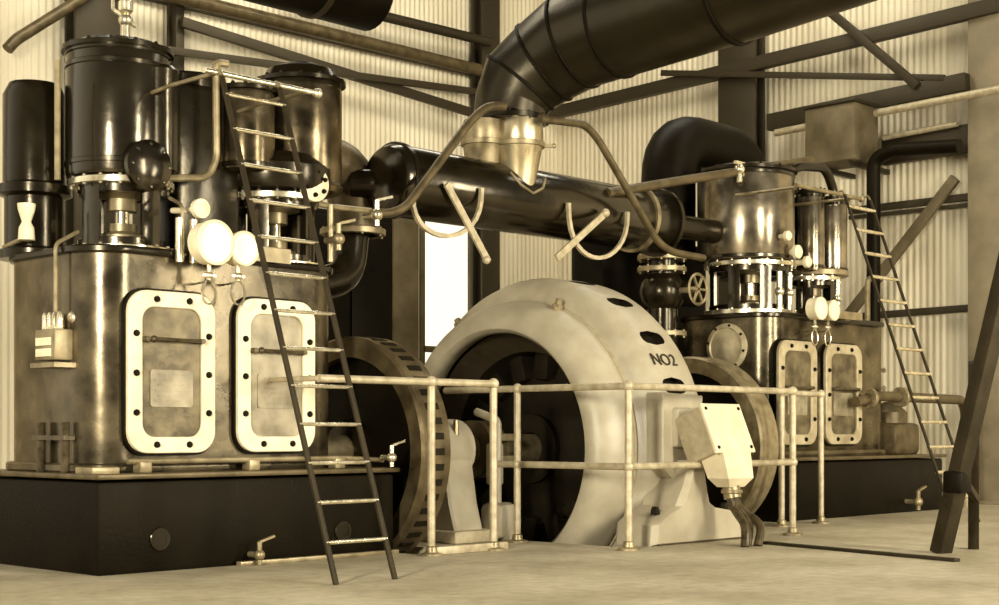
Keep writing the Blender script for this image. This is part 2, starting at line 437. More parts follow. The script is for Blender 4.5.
def door(t, u, z0, z1, w, v, pm, h_at=.70, rim='door'):
    zc = (z0+z1)/2; h = z1-z0; o = (u, v, zc); ax = (1, 0, 0); ay = (0, 0, 1); az = (0, -1, 0)
    mb = MB(); mb.plate(rr(w+.03, h+.03, .15), o, ax, ay, az, .03); 
    gasket = mb
    mb = MB(); mb.rimplate(rr(w, h, .14), rr(w-.21, h-.21, .09), (u, v-.028, zc), ax, ay, az, .035)
    d = mb.build('door', rim, t)
    gasket.build('door_seat', 'blackmatt', d)
    mb = MB(); mb.plate(rr(w-.2, h-.2, .09), (u, v-.03, zc), ax, ay, az, .012); mb.build('panel', pm, d)
    # raised cast maker's plate without legible lettering
    mb = MB(); mb.plate(rr(w-.34, .24, .02, 3), (u, v-.042, zc-.10*h), ax, ay, az, .008)
    for k in range(6): mb.box((u, v-.051, zc-.10*h+.09-.034*k), ((w-.40)*(1 if k % 2 else .8), .004, .010))
    mb.build('maker_plate', 'panelbright', d)
    zh = z0 + h*h_at
    mb = MB(); mb.cyl((u-w/2+.10, v-.085, zh), (u+w/2-.10, v-.085, zh), .013, n=10)
    for s in (-1, 1): mb.cyl((u+s*(w/2-.12), v-.04, zh), (u+s*(w/2-.12), v-.10, zh), .018, n=10)
    mb.ball((u-w/2+.17, v-.09, zh), .024); mb.build('bar_handle', 'cable', d)
    rx = w/2-.055; rz = h/2-.055
    for (a, b) in ((-.45*rx, rz), (.45*rx, rz), (-.45*rx, -rz), (.45*rx, -rz), (-rx, .52*rz), (rx, .52*rz), (-rx, -.02*rz), (rx, -.02*rz), (-rx, -.56*rz), (rx, -.56*rz)):
        mb = MB(); mb.bolt((u+a, v-.06, zc+b), (0, -1, 0), .022, .022); mb.build('bolt', 'blackmatt', d)
    return d

def distance_piece(t, u, v, r, z0, z1, nwin=4, rot=.35):
    mb = MB(); mb.ring((u, v, z0), (0, 0, 1), r*.6, r+.06, .045, bolts=16); 
    mb.build('lower_flange', 'steel', t)
    mb = MB(); mb.ring((u, v, z1-.045), (0, 0, 1), r*.6, r+.06, .045, bolts=16); mb.build('upper_flange', 'steel', t)
    mb = MB(); n = nwin
    for k in range(n):
        a = rot+2*pi*k/n; w = 2*pi/n*.36
        mb.lathe((u, v, 0), (0, 0, 1), [(r-.03, z0+.03), (r, z0+.03), (r, z1-.03), (r-.03, z1-.03), (r-.03, z0+.03)], 6, a-w/2, a+w/2)
    mb.ring((u, v, z0+.04), (0, 0, 1), r-.04, r, .06); mb.ring((u, v, z1-.1), (0, 0, 1), r-.04, r, .06)
    o = mb.build('distance_piece', 'lagging', t)
    mb = MB(); mb.cyl((u, v, z0-.02), (u, v, z1+.02), .05, n=16); mb.build('piston_rod', 'steel', o)
    mb = MB(); mb.lathe((u, v, z0+.01), (0, 0, 1), [(.17, 0), (.17, .12), (.1, .15), (.1, .2), (0, .2)], 20); mb.lathe((u, v, z1-.2), (0, 0, 1), [(.1, 0), (.1, .08), (.19, .1), (.19, .19)], 20)
    mb.build('gland', 'dull', o)

def cylinder(t, u, v, r, z0, z1, bands=(.12, .86), m='lagging', dome=.10, name='cylinder'):
    h = z1-z0; mb = MB()
    mb.lathe((u, v, z0), (0, 0, 1), [(r*.75, 0), (r*.97, .02), (r, .05), (r, h-dome), (r*.97, h-dome*.75), (r*.9, h-dome*.6)], 40)
    o = mb.build(name, m, t)
    mb = MB(); mb.lathe((u, v, z1-dome*.7), (0, 0, 1), [(r+.03, 0), (r+.03, .03), (r*.93, .035), (r*.80, dome*.7), (r*.4, dome*1.0), (0, dome*1.05)], 40)
    for i in range(14):
        a = 2*pi*i/14; mb.bolt((u+(r+.005)*cos(a), v+(r+.005)*sin(a), z1-dome*.7+.03), (0, 0, 1), .014, .02)
    mb.build('cylinder_head', 'black', o)
    for k in bands:
        mb = MB(); mb.ring((u, v, z0+h*k), (0, 0, 1), r-.005, r+.008, .035, 40); mb.build('lagging_band', 'lagging', o)
    return o

def cock(t, p, d=(0, -1, 0), s=1.0, m='steel', name='drain_cock'):
    p = V(p); x, y, dd = frame_of(d); mb = MB()
    mb.cyl(p, p+dd*.10*s, .018*s, n=10); mb.ball(p+dd*.10*s, .034*s)
    mb.cyl(p+dd*.10*s+V((0, 0, -.06*s)), p+dd*.10*s+V((0, 0, .08*s)), .016*s, n=10)
    mb.bar(p+dd*.10*s+V((0, 0, .08*s)), p+dd*.10*s+V((.11*s, 0, .11*s)), .02*s, .014*s)
    return mb.build(name, m, t)

def gauge(t, p, r, m='steel'):
    p = V(p); mb = MB()
    mb.lathe(p, (0, -1, 0), [(r*.8, 0), (r, .01), (r, .10), (r*1.06, .105), (r*1.06, .13), (r*.94, .135), (r*.94, .125), (0, .125)], 32)
    o = mb.build('pressure_gauge', 'door', t)
    mb = MB(); mb.cyl(p+V((0, -.122, 0)), p+V((0, -.128, 0)), r*.93, n=28); mb.build('dial', 'dial', o)
    mb = MB(); mb.cyl(p+V((0, -.05, -r*.95)), p+V((0, -.05, -r-.10)), .016, n=10); mb.ball(p+V((0, -.05, -r-.07)), .028)
    mb.bar(p+V((-.05, -.05, -r-.07)), p+V((.05, -.05, -r-.07)), .014, .014); mb.build('gauge_cock', 'steel', o)
    mb = MB(); q = p+V((0, -.05, -r-.10))
    mb.tube([q] + [q+V((.055*sin(a), 0, -.08+.08*cos(a))) for a in [2*pi*i/14 for i in range(1, 14)]] + [q+V((0, .04, -.01)), q+V((0, .25, -.02))], .008, 6); mb.build('syphon_loop', 'steel', o)

def engine(name_label, u0, u1, b0, b1, doors, end_u, group):
    t = thing('steam_engine', name_label, 'engine', ((b0+b1)/2, EV, 0), group)
    # cast bed
    mb = MB(); mb.box(((b0+b1)/2, 8.95, .29), (b1-b0, 1.6, .58), bev=.025)
    bed = mb.build('bed', 'blackmatt', t)
    mb = MB(); mb.box(((b0+b1)/2, 8.95, .61), (b1-b0+.05, 1.68, .035), bev=.01); mb.build('bed_lip', 'pipe', t)
    # rounded crankcase
    w = u1-u0; d = 1.2
    mb = MB(); out = rr(w, d, .28, 10)
    mb.plate(out, ((u0+u1)/2, 8.36+d/2, .62), (1, 0, 0), (0, 1, 0), (0, 0, 1), 1.44, .03)
    fr = mb.build('crankcase', 'frame', t, 30)
    mb = MB(); mb.plate(rr(w+.10, d+.10, .32, 10), ((u0+u1)/2, 8.36+d/2, .628), (1, 0, 0), (0, 1, 0), (0, 0, 1), .06, .012); mb.build('crankcase_foot', 'frame', t)
    mb = MB(); mb.plate(rr(w+.06, d+.06, .30, 10), ((u0+u1)/2, 8.36+d/2, 2.03), (1, 0, 0), (0, 1, 0), (0, 0, 1), .05, .01); mb.build('top_plate', 'black', t)
    return t

G1 = 'steam engines either side of the alternator'
E1 = engine('large near black steam engine at left with two pale bolted doors and a ladder', 5.02, 7.08, 4.93, 7.38, None, None, G1)
door(E1, 5.575, .75, 1.80, .665, 8.36, 'panel', .70)
door(E1, 6.43, .75, 1.80, .665, 8.36, 'panelbright', .66)
# high pressure side
distance_piece(E1, 5.57, EV, .29, 2.08, 2.58, 4, .2)
cylinder(E1, 5.57, 8.95, .345, 2.58, 3.52, (.10, .80, .90))
mb = MB(); mb.cyl((5.74, 8.70, 2.62), (5.74, 8.70, 3.36), .13, n=24, bev=.03); vc = mb.build('valve_chest', 'lagging', E1)
mb = MB(); q = P(147, 166, v=8.56); mb.lathe(q, (0, -1, 0), [(.17, 0), (.17, .04), (.13, .06), (.05, .075), (0, .075)], 28)
for i in range(8): mb.bolt(q+V((.14*cos(i*pi/4), -.04, .14*sin(i*pi/4))), (0, -1, 0), .014, .02)
mb.cyl(q, q+V((0, .2, 0)), .12, n=20); mb.build('valve_cover', 'lagging', E1)
# oil cock on top
q = V((5.6, 8.9, 3.52)); mb = MB(); mb.cyl(q+V((0, 0, 0)), q+V((0, 0, .14)), .03, n=12); mb.ball(q+V((0, 0, .17)), .05); mb.lathe(q+V((0, 0, .2)), (0, 0, 1), [(.02, 0), (.05, .03), (.05, .09), (.03, .11), (0, .12)], 12)
mb.bar(q+V((-.10, 0, .22)), q+V((.08, 0, .14)), .022, .022); mb.tube([q+V((-.1, 0, .22)), q+V((-.1, 0, .36))], .012, 8); mb.build('oil_cup', 'steel', E1)
# dark chest between cylinders and receiver pipe
mb = MB(); mb.box((6.22, 9.1, 2.7), (.55, .6, 1.25), bev=.05); mb.build('intermediate_chest', 'black', E1)
mb = MB(); mb.cyl((6.2, 9.05, 3.3), (6.2, 9.05, 3.42), .25, n=28, bev=.02); mb.build('chest_cover', 'black', E1)
rod_pipe(E1, 'looped_pipe', [P(228, 64, v=8.62), P(216, 62, v=8.62), P(217, 160, v=8.62), P(208, 178, v=8.62), P(160, 178, v=8.62)], .026, 'dull', .12)
# low pressure side
distance_piece(E1, 6.86, EV, .30, 2.08, 2.62, 4, .5)
mb = MB(); mb.lathe((6.86, 8.9, 2.62), (0, 0, 1), [(.3, 0), (.4, .03), (.42, .08), (.42, .2), (.3, .3)], 36); mb.build('cylinder_foot', 'black', E1)
cylinder(E1, 6.52, 8.78, .20, 2.74, 3.36, (.05,), 'semi', dome=.06)
cylinder(E1, 7.11, 8.90, .31, 2.66, 3.60, (.06,), 'semi', dome=.16)
mb = MB(); mb.box((6.8, 9.25, 3.0), (.9, .5, .8), bev=.08); mb.build('cylinder_casing', 'black', E1)
q = P(313, 184, v=8.55); mb = MB(); mb.lathe(q, (0, -1, 0), [(.13, 0), (.13, .03), (.10, .04), (.04, .05), (0, .05)], 26); mb.cyl(q, q+V((0, .15, 0)), .09, n=20)
cv = mb.build('relief_cover', 'door', E1)
for i in range(6):
    b = MB(); b.bolt(q+V((.085*cos(i*pi/3+.4), -.035, .085*sin(i*pi/3+.4))), (0, -1, 0), .018, .03); b.build('bolt', 'blackmatt', cv)
# hand rail along the top
mb = MB(); a = P(205, 70, v=7.88); b = P(318, 90, v=7.88); b.z = a.z
mb.cyl(a, b, .018, n=12); mb.ball(b, .036); hr = mb.build('hand_rail', 'steel', E1)
mb = MB()
for k in (.1, .92):
    q = a.lerp(b, k); mb.tube([q, q+V((0, .5, 0)), q+V((0, .85, -.02))], .014, 8)
build_each(mb, 'stanchion', 'dull', hr)
# rounded elbow casing right of the low-pressure side
mb = MB(); mb.tube([(8.07, 9.42, 2.5), (8.07, 9.42, 3.06), (7.3, 9.42, 3.08)], .21, 24, .3); mb.build('exhaust_elbow', 'pipe', E1)
mb = MB(); mb.ring((8.07, 9.42, 2.5), (0, 0, 1), .1, .27, .05, bolts=8); mb.build('elbow_flange', 'dull', E1)
mb = MB(); mb.tube([(8.07, 9.42, 2.55), (8.0, 9.4, 2.15), (7.0, 9.3, 1.9)], .14, 16, .2); mb.build('exhaust_branch', 'black', E1)
rod_pipe(E1, 'drain_line', [P(318, 204, v=8.6), P(335, 207, v=8.6), P(372, 211, v=8.6)], .022, 'dull', .03)
cock(E1, P(372, 213, v=8.6)+V((0, .08, -.02)), s=1.4)
cock(E1, P(331, 240, v=8.55)+V((0, .05, .0)), s=1.4, m='dull', name='indicator_cock')
rod_pipe(E1, 'indicator_pipe', [P(331, 205, v=8.58), P(331, 262, v=8.58)], .022, 'dull', .0)
# gauges on a bracket
mb = MB(); mb.bar((5.95, 8.26, 2.10), (6.50, 8.26, 2.10), .03, .10); mb.box((6.2, 8.34, 2.08), (.10, .14, .06)); mb.build('gauge_bracket', 'dull', E1)
gauge(E1, P(205, 244, v=8.24), .14); gauge(E1, P(234, 250, v=8.24), .11)
q = P(199, 209, v=8.3); mb = MB(); mb.lathe(q, (0, -1, 0), [(.065, 0), (.065, .04), (.03, .05), (.03, .04), (0, .04)], 18); mb.tube([q, q+V((0, .12, 0)), q+V((0, .3, .02))], .02, 8); mb.build('small_dial', 'door', E1)
mb = MB()
for dx in (0, .11): mb.cyl(P(180, 262, v=8.3)+V((dx, 0, 0)), P(180, 218, v=8.3)+V((dx, 0, 0)), .028, n=12)
build_each(mb, 'oil_sight', 'steel', E1)
rod_pipe(E1, 'oil_feed', [P(183, 262, v=8.32), P(183, 205, v=8.32), P(170, 198, v=8.5)], .012, 'dull')
# lubricator on the left end
q = P(50, 345, v=8.72); q.x = 4.96
lub = MB(); lub.box(q, (.14, .24, .20), bev=.012); lub.box(q+V((0, 0, -.13)), (.17, .30, .03)); lo_ = lub.build('lubricator', 'dull', E1)
for k in range(4):
    mb = MB(); p = q+V((-.01, -.09+.06*k, .10)); mb.lathe(p, (0, 0, 1), [(.022, 0), (.022, .09), (.012, .11), (0, .115)], 10); mb.build('sight_glass', 'steel', lo_)
mb = MB(); mb.box(q+V((-.075, 0, .02)), (.012, .18, .05)); mb.box(q+V((-.075, 0, -.05)), (.012, .18, .05)); mb.build('front_plate', 'door', lo_)
rod_pipe(E1, 'oil_pipe', [q+V((0, -.02, .2)), q+V((0, -.02, .65)), q+V((.2, .05, .75))], .014, 'dull')
# governor casing at the far left
mb = MB(); mb.lathe((5.2, 9.4, 2.06), (0, 0, 1), [(.24, 0), (.24, .06), (.2, .08), (.2, .42), (.25, .44), (.25, .50), (.21, .52), (.21, 1.12), (.17, 1.2), (0, 1.22)], 28); mb.build('governor_casing', 'black', E1)
q = P(27, 222, v=9.1); mb = MB(); mb.lathe(q+V((0, 0, -.12)), (0, 0, 1), [(.055, 0), (.05, .08), (.03, .12), (.055, .2), (.06, .24), (0, .24)], 16); mb.build('oil_funnel', 'door', E1)
mb = MB(); mb.tube([q+V((0, .02, -.1)), q+V((0, .3, -.14))], .015, 8); mb.build('funnel_pipe', 'dull', E1)
rod_pipe(E1, 'corner_pipe', [P(58, 60, v=8.75), P(58, 180, v=8.75)], .02, 'dull', 0)
mb = MB(); mb.ball((5.05, 8.62, 1.62), .05); mb.build('oil_knob', 'steel', E1)
# ledge fittings and bed plugs
rod_pipe(E1, 'oil_rail', [(5.2, 8.24, .70), (6.0, 8.22, .70), (6.95, 8.22, .70), (7.33, 8.22, .68)], .018, 'dull', .02)
for uu in (5.3, 6.15, 6.9):
    mb = MB(); mb.box((uu, 8.23, .665), (.09, .09, .075), bev=.01); mb.build('rail_clip', 'dull', E1)
cock(E1, (7.30, 8.2, .70), s=1.1)
for px, py in ((160, 539), (343, 531)):
    q = P(px, py, v=8.15); mb = MB(); mb.ring(q+V((0, .01, 0)), (0, -1, 0), .045, .075, .025, 24); mb.cyl(q, q+V((0, -.012, 0)), .045, n=20); mb.build('bed_plug', 'black', E1)
q = P(250, 556, v=8.15); q.z = .07; cock(E1, q, s=1.1, m='dull')
mb = MB(); mb.box((5.02, 8.3, .645), (.2, .2, .05), bev=.01); mb.build('bed_pad', 'dull', E1)
# steps left of the crankcase
mb = MB(); mb.box((4.97, 8.75, .85), (.08, .4, .03)); mb.cyl((4.97, 8.6, .63), (4.97, 8.6, .95), .03, n=10); mb.cyl((4.97, 8.9, .63), (4.97, 8.9, .95), .03, n=10); mb.build('side_bracket', 'cable', E1)

E2 = engine('far black steam engine at right with a wide polished cylinder and two dull doors', 12.57, 14.95, 12.42, 15.75, None, None, G1)
M['rim2'] = mat('door_rim_dull', (.50, .42, .26), .42, .2, (.34, .27, .15), 9, .05, 50)
door(E2, 13.0, .75, 1.80, .70, 8.36, 'panel', .55, 'rim2')
door(E2, 13.88, .75, 1.80, .72, 8.36, 'panel', .55, 'rim2')
distance_piece(E2, 13.02, EV, .42, 2.08, 2.62, 8, .2)
cylinder(E2, 13.02, 8.95, .50, 2.62, 3.62, (.03, .88), 'polished')
distance_piece(E2, 14.2, EV, .26, 2.08, 2.56, 5, .1)
cylinder(E2, 14.05, 8.82, .15, 2.60, 3.50, (.05, .9), 'polished', dome=.06)
cylinder(E2, 14.48, 8.82, .17, 2.60, 3.46, (.05, .9), 'polished', dome=.06)
mb = MB(); mb.box((14.3, 9.2, 3.0), (1.0, .5, .9), bev=.08); mb.build('cylinder_casing', 'black', E2)
mb = MB(); mb.lathe((14.28, 8.9, 2.56), (0, 0, 1), [(.3, 0), (.36, .02), (.36, .07), (.3, .09)], 30); mb.build('cylinder_foot', 'dull', E2)
# round cover on the near end of the crankcase
q = V((12.57, 8.86, 1.74)); mb = MB(); mb.lathe(q+V((.02, 0, 0)), (-1, 0, 0), [(.24, 0), (.24, .05), (.20, .06), (.19, .045), (.08, .05), (.05, .07), (0, .07)], 32)
cv = mb.build('end_cover', 'rim2', E2)
for i in range(8):
    b = MB(); b.bolt(q+V((-.03, .22*cos(i*pi/4+.2), .22*sin(i*pi/4+.2))), (-1, 0, 0), .014, .02); b.build('bolt', 'blackmatt', cv)
# pipes on the far engine
mb = MB(); mb.tube([P(608, 193, v=8.75), P(680, 181, v=8.75), P(812, 160, v=8.75)], .045, 12, .05); mb.build('top_pipe', 'pipe', E2)
q = P(740, 172, v=8.7); mb = MB(); mb.cyl(q+V((0, 0, -.1)), q+V((0, 0, .08)), .03, n=10); mb.ball(q+V((0, 0, .03)), .055); mb.bar(q+V((-.08, 0, .09)), q+V((.08, 0, .09)), .03, .03); mb.build('oil_cup', 'steel', E2)
mb = MB(); mb.tube([P(783, 176, v=8.6), P(800, 166, v=8.6), P(826, 168, v=8.6), P(834, 190, v=8.6), P(834, 205, v=8.6)], .05, 12, .12); mb.build('bent_pipe', 'black', E2)
mb = MB(); a = P(796, 190, v=7.98); b = P(862, 205, v=7.98); a.z = b.z = 3.27; mb.cyl(a, b, .02, n=12); mb.ball(b, .035); hr = mb.build('hand_rail', 'dull', E2)
mb = MB()
for k in (.1, .9): q = a.lerp(b, k); mb.cyl(q, q+V((0, .78, 0)), .015, n=8)
build_each(mb, 'stanchion', 'dull', hr)
for px, py, r in ((796, 252, .07), (806, 262, .06), (786, 236, .05)):
    q = P(px, py, v=8.4); mb = MB(); mb.lathe(q, (0, -1, 0), [(r, 0), (r, .04), (r*.6, .06), (0, .06)], 18); mb.cyl(q, q+V((0, .4, 0)), r*.5, n=12); mb.build('relief_valve', 'door', E2)
for px, py, r in ((811, 309, .11), (824, 311, .10)): gauge(E2, P(px, py, v=8.24), r)
mb = MB(); mb.bar((13.55, 8.26, 2.10), (14.15, 8.26, 2.10), .03, .08); mb.box((13.9, 8.34, 2.08), (.10, .14, .06)); mb.build('gauge_bracket', 'dull', E2)
for px in (790, 838, 780):
    q = P(px, 300, v=8.45); mb = MB(); mb.cyl((q.x, q.y, 2.06), (q.x, q.y, 2.5), .03, n=12); mb.ball((q.x, q.y, 2.3), .05); mb.build('oil_sight', 'steel', E2)
# stop valve toward the alternator
mb = MB(); mb.tube([(12.12, 9.35, 1.55), (12.12, 9.35, 2.62)], .16, 20); mb.ball((12.12, 9.35, 2.3), .24, 20); mb.tube([(12.12, 9.35, 2.3), (12.6, 9.3, 2.3)], .13, 16); mb.tube([(12.12, 9.35, 1.6), (12.12, 9.35, 1.45), (12.7, 9.3, 1.4)], .16, 18, .1)
sv = mb.build('stop_valve', 'black', E2)
for z in (1.85, 2.5, 2.62): mb = MB(); mb.ring((12.12, 9.35, z), (0, 0, 1), .1, .25, .05, bolts=10); mb.build('valve_flange', 'dull', sv)
mb = MB(); mb.tube([(12.12, 9.35, 2.3), (12.12, 8.9, 2.3)], .03, 10); mb.lathe((12.12, 8.9, 2.3), (0, -1, 0), [(.15, -.015), (.165, 0), (.15, .015), (.135, 0), (.15, -.015)], 24)
for k in range(3): a = k*pi/3; mb.bar((12.12-.15*cos(a), 8.9, 2.3-.15*sin(a)), (12.12+.15*cos(a), 8.9, 2.3+.15*sin(a)), .02, .02)
mb.build('hand_wheel', 'dull', sv)
mb = MB(); mb.box((13.05, 10.36, 1.5), (1.9, .5, 3.0), bev=.12); mb.build('stand_in_casing', 'blackmatt', E2)  # casing made up to fill an unresolved dark mass behind the far flywheel
# large exhaust at the back
mb = MB(); mb.tube([(14.15, 9.75, 2.6), (14.15, 9.75, 4.0), (12.75, 9.75, 4.0), (12.75, 9.75, 2.75)], .29, 24, .45); mb.build('exhaust_pipe', 'blackmatt', E2)
mb = MB(); mb.ring((14.15, 9.75, 3.5), (0, 0, 1), .2, .42, .06, bolts=12); mb.build('exhaust_flange', 'black', E2)
# side pipe that bends down at the far right
mb = MB(); mb.tube([P(856, 402, v=8.2), P(880, 396, v=8.2), P(962, 400, v=8.2), P(966, 412, v=8.2), P(966, 447, v=8.2)], .055, 12, .1)
mb.build('side_pipe', 'pipe', E2)
q = P(966, 450, v=8.2); mb = MB(); mb.cyl((q.x, 8.2, 0), (q.x, 8.2, q.z+.05), .07, n=14); mb.ring((q.x, 8.2, q.z), (0, 0, 1), .05, .12, .04, bolts=6); mb.build('pipe_foot', 'dull', E2)
mb = MB(); q = P(868, 398, v=8.2); mb.ring(q, (1, 0, 0), .05, .11, .05, bolts=6); mb.build('pipe_flange', 'dull', E2); mb = MB(); q = P(900, 397, v=8.2); mb.ring(q, (1, 0, 0), .05, .11, .05, bolts=6); mb.build('pipe_flange', 'dull', E2)
mb = MB(); mb.box((15.25, 8.55, .80), (.55, .5, .36), bev=.06); mb.lathe((15.25, 8.55, .98), (0, 0, 1), [(.2, 0), (.2, .12), (.12, .2), (.05, .24), (0, .24)], 24); mb.build('oil_pump', 'pipe', E2)
cock(E2, (14.9, 8.15, .12), s=1.5, m='dull')

# ------------------------------------------------------------------ flywheels
AX = 8.85; AZ = .74
def flywheel(u, label, rim='dull', slots=True):
    t = thing('flywheel', label, 'flywheel', (u+.15, AX, AZ), 'flywheels beside the alternator')
    mb = MB(); r = .88
    mb.lathe((u, AX, AZ), (1, 0, 0), [(r-.16, .02), (r-.02, 0), (r, .02), (r, .28), (r-.02, .30), (r-.16, .28), (r-.16, .02)], 72)
    rm = mb.build('rim', rim, t)
    for i in range(48 if slots else 0):
        a = 2*pi*i/48; c = V((u+.15, AX+(r-.005)*cos(a), AZ+(r-.005)*sin(a)))
        if c.z < -.12 or c.y > AX+.5: continue
        mb = MB(); mb.box(c, (.13, .05, .02), Matrix.Rotation(a+pi/2, 3, 'X')); mb.build('barring_slot', 'core', rm)
    mb = MB(); mb.lathe((u+.08, AX, AZ), (1, 0, 0), [(.2, 0), (r-.15, .03), (r-.15, .11), (.2, .14), (.2, 0)], 64); mb.build('web', 'blackmatt', t)
    mb = MB(); mb.lathe((u-.02, AX, AZ), (1, 0, 0), [(.13, 0), (.22, .01), (.24, .04), (.24, .30), (.22, .33), (.13, .34), (.13, 0)], 32); mb.build('hub', 'black', t)
    return t
M['rimdark'] = mat('flywheel_rim_iron', (.16, .12, .06), .32, .5, (.07, .05, .024), 6, .08, 30)
flywheel(7.50, 'dark flywheel between the near engine and the alternator', 'rimdark')
flywheel(11.86, 'dark flywheel with smooth paler rim between the alternator and the far engine', 'dull', False)
mb = MB(); mb.cyl((7.0, AX, AZ), (12.7, AX, AZ), .125, n=28); tag(mb.build('crankshaft', 'dull'), 'dark steel shaft running level through flywheels and alternator', 'shaft')

# ------------------------------------------------------------------ alternator
AL = thing('alternator', 'big pale round alternator lettered NO2 with vent slots, inside the guard rail', 'alternator', (9.9, AX, 0))
prof = [(1.02, .06), (.985, -.06), (.99, -.12), (1.02, -.155), (1.07, -.16), (1.14, -.13), (1.20, -.07), (1.245, .02), (1.268, .10), (1.275, .155), (1.262, .18), (1.275, .195), (1.335, .21), (1.40, .25), (1.455, .31), (1.478, .37),
        (1.484, .385), (1.484, .685),
        (1.475, .80), (1.43, .90), (1.36, .97), (1.28, 1.0), (1.26, 1.02), (1.25, 1.1), (1.2, 1.16), (1.08, 1.2), (1.0, 1.14), (1.0, 1.06)]
U0 = 9.30
x_, y_, _d = frame_of((1, 0, 0))
N = 480; SA = R(1.25)
def slotskip(j, i):
    # one row of the drum carries rounded openings every 18 degrees
    return j == 16 and 15 <= i % 24 <= 22
mb = MB(); mb.lathe((U0, AX, AZ), (1, 0, 0), prof, N, SA, SA+2*pi, skip=slotskip, capends=False)
for j in (16, 17):
    for i in range(N):
        d_ = abs(i % 24 - 19)/4
        if d_ <= 1: mb.v[j*N + i].x = U0 + .535 + (-1 if j == 16 else 1)*.15*(max(0, 1 - d_**2.4))**(1/2.4)
st = mb.build('stator_frame', 'stator', AL, 40)
# each vent opening: a dark well below the shell
for k in range(20):
    a0 = SA + R(18*k + 10.5 - .2); a1 = SA + R(18*k + 18 + .2)
    am = (a0+a1)/2
    if sin(am) < -.35: continue
    vs = []
    for rad in (1.478, 1.40):
        for a, h in ((a0, .38), (a1, .38), (a1, .69), (a0, .69)):
            vs.append(V((U0, AX, AZ)) + V((h, 0, 0)) + (x_*cos(a) + y_*sin(a))*rad)
    mb = MB(); mb.add(vs, [(0, 1, 5, 4), (1, 2, 6, 5), (2, 3, 7, 6), (3, 0, 4, 7), (4, 5, 6, 7)]); mb.build('vent_slot', 'core', st)
mb = MB(); mb.lathe((U0, AX, AZ), (1, 0, 0), [(1.262, .17), (1.285, .18), (1.285, .2), (1.262, .21), (1.262, .17)], 96); mb.build('joint_ring', 'stator3', st)
mb = MB(); mb.lathe((U0, AX, AZ), (1, 0, 0), [(1.02, .10), (1.12, .2), (1.12, .95), (1.02, 1.02), (.84, .9), (.84, .25), (1.02, .10)], 72); mb.build('winding', 'winding', AL)
# rotor
mb = MB(); mb.lathe((U0, AX, AZ), (1, 0, 0), [(.14, .30), (.30, .30), (.30, .36), (.62, .44), (.66, .40), (.66, .84), (.62, .80), (.3, .84), (.3, .9), (.14, .9), (.14, .3)], 48)
ro = mb.build('rotor', 'core', AL)
for i in range(16):
    a = 2*pi*i/16+.1; c = V((U0+.6, AX+.72*cos(a), AZ+.72*sin(a)))
    mb = MB(); mb.box(c, (.5, .24, .17), Matrix.Rotation(a, 3, 'X'), .03); mb.build('pole', 'core', ro)
# lifting eye and lugs on the front ring
def on_drum(phi, off, rad): return V((U0+off, AX - rad*sin(phi), AZ + rad*cos(phi)))
for phi in (R(22), R(-32)):
    n_ = V((0, -sin(phi), cos(phi))); q = on_drum(phi, .12, 1.265)
    mb = MB(); mb.lathe(q, n_, [(.05, 0), (.05, .03), (.03, .05), (.03, .09), (0, .1)], 14); mb.cyl(q+n_*.03+V((-.06, 0, 0)), q+n_*.03+V((.06, 0, 0)), .016, n=8); mb.build('lug', 'dull', AL)
# lettering NO2
def text_mesh(body, size, depth):
    cu = bpy.data.curves.new('lettering', 'FONT'); cu.body = body; cu.size = size; cu.extrude = depth; cu.align_x = 'CENTER'; cu.align_y = 'CENTER'
    ob = bpy.data.objects.new('tmp', cu); C.objects.link(ob)
    bpy.context.view_layer.update()
    dg = bpy.context.evaluated_depsgraph_get(); me = bpy.data.meshes.new_from_object(ob.evaluated_get(dg))
    bpy.data.objects.remove(ob); return me
me = text_mesh('NO2', .155, .004)
phi = R(60.5); q = on_drum(phi, .52, 1.489)
tx = V((1, 0, 0)); ty = V((0, cos(phi), sin(phi))); tz = V((0, -sin(phi), cos(phi)))
me.transform(Matrix.Translation(q - AL.location) @ Matrix((tx, ty, tz)).transposed().to_4x4())
me.materials.clear(); me.materials.append(M['ink'])
o = bpy.data.objects.new('lettering', me); C.objects.link(o); o.parent = AL; o['label'] = 'black painted letters NO2'
# feet
def foot(v0, v1, name='foot'):
    mb = MB()
    out = [(9.16, 0), (10.42, 0), (10.42, .10), (10.36, .18), (10.2, .24), (10.0, .27), (9.92, .33), (9.86, .45), (9.80, .66), (9.66, .66), (9.58, .45), (9.48, .30), (9.3, .23), (9.18, .16)]
    mb.plate(out, (0, v1, 0), (1, 0, 0), (0, 0, 1), (0, -1, 0), v1-v0, .045)
    f = mb.build(name, 'stator', AL, 30)
    for uu in (9.3, 10.22):
        b = MB(); b.bolt((uu, v0+.1, .24), (0, 0, 1), .035, .06); b.build('foot_bolt', 'blackmatt', f)
    return f
foot(7.14, 7.56); foot(10.16, 10.58)
# terminal box
a = R(22.6); nrm = V((0, -cos(a), sin(a))); dn = V((0, -sin(a), -cos(a))); ux = V((1, 0, 0))
tl = V((9.58, 7.0, 1.096)); Wd, Hh, D = .50, .39, .30
rot = Matrix((ux, -dn, nrm)).transposed()
cen = tl + ux*(Wd/2) + dn*(Hh/2) - nrm*(D/2)
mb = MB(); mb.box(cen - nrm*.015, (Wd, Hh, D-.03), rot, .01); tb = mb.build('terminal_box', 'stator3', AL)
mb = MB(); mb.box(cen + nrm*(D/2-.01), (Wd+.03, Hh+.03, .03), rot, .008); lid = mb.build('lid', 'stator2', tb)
for sx in (-1, 1):
    for sy in (-1, 1):
        b = MB(); b.bolt(cen + nrm*(D/2+.004) + ux*(sx*(Wd/2-.03)) + dn*(sy*(Hh/2-.03)), nrm, .015, .012); b.build('screw', 'blackmatt', tb)
c0 = cen + dn*(Hh/2-.01) + nrm*.06
mb = MB()
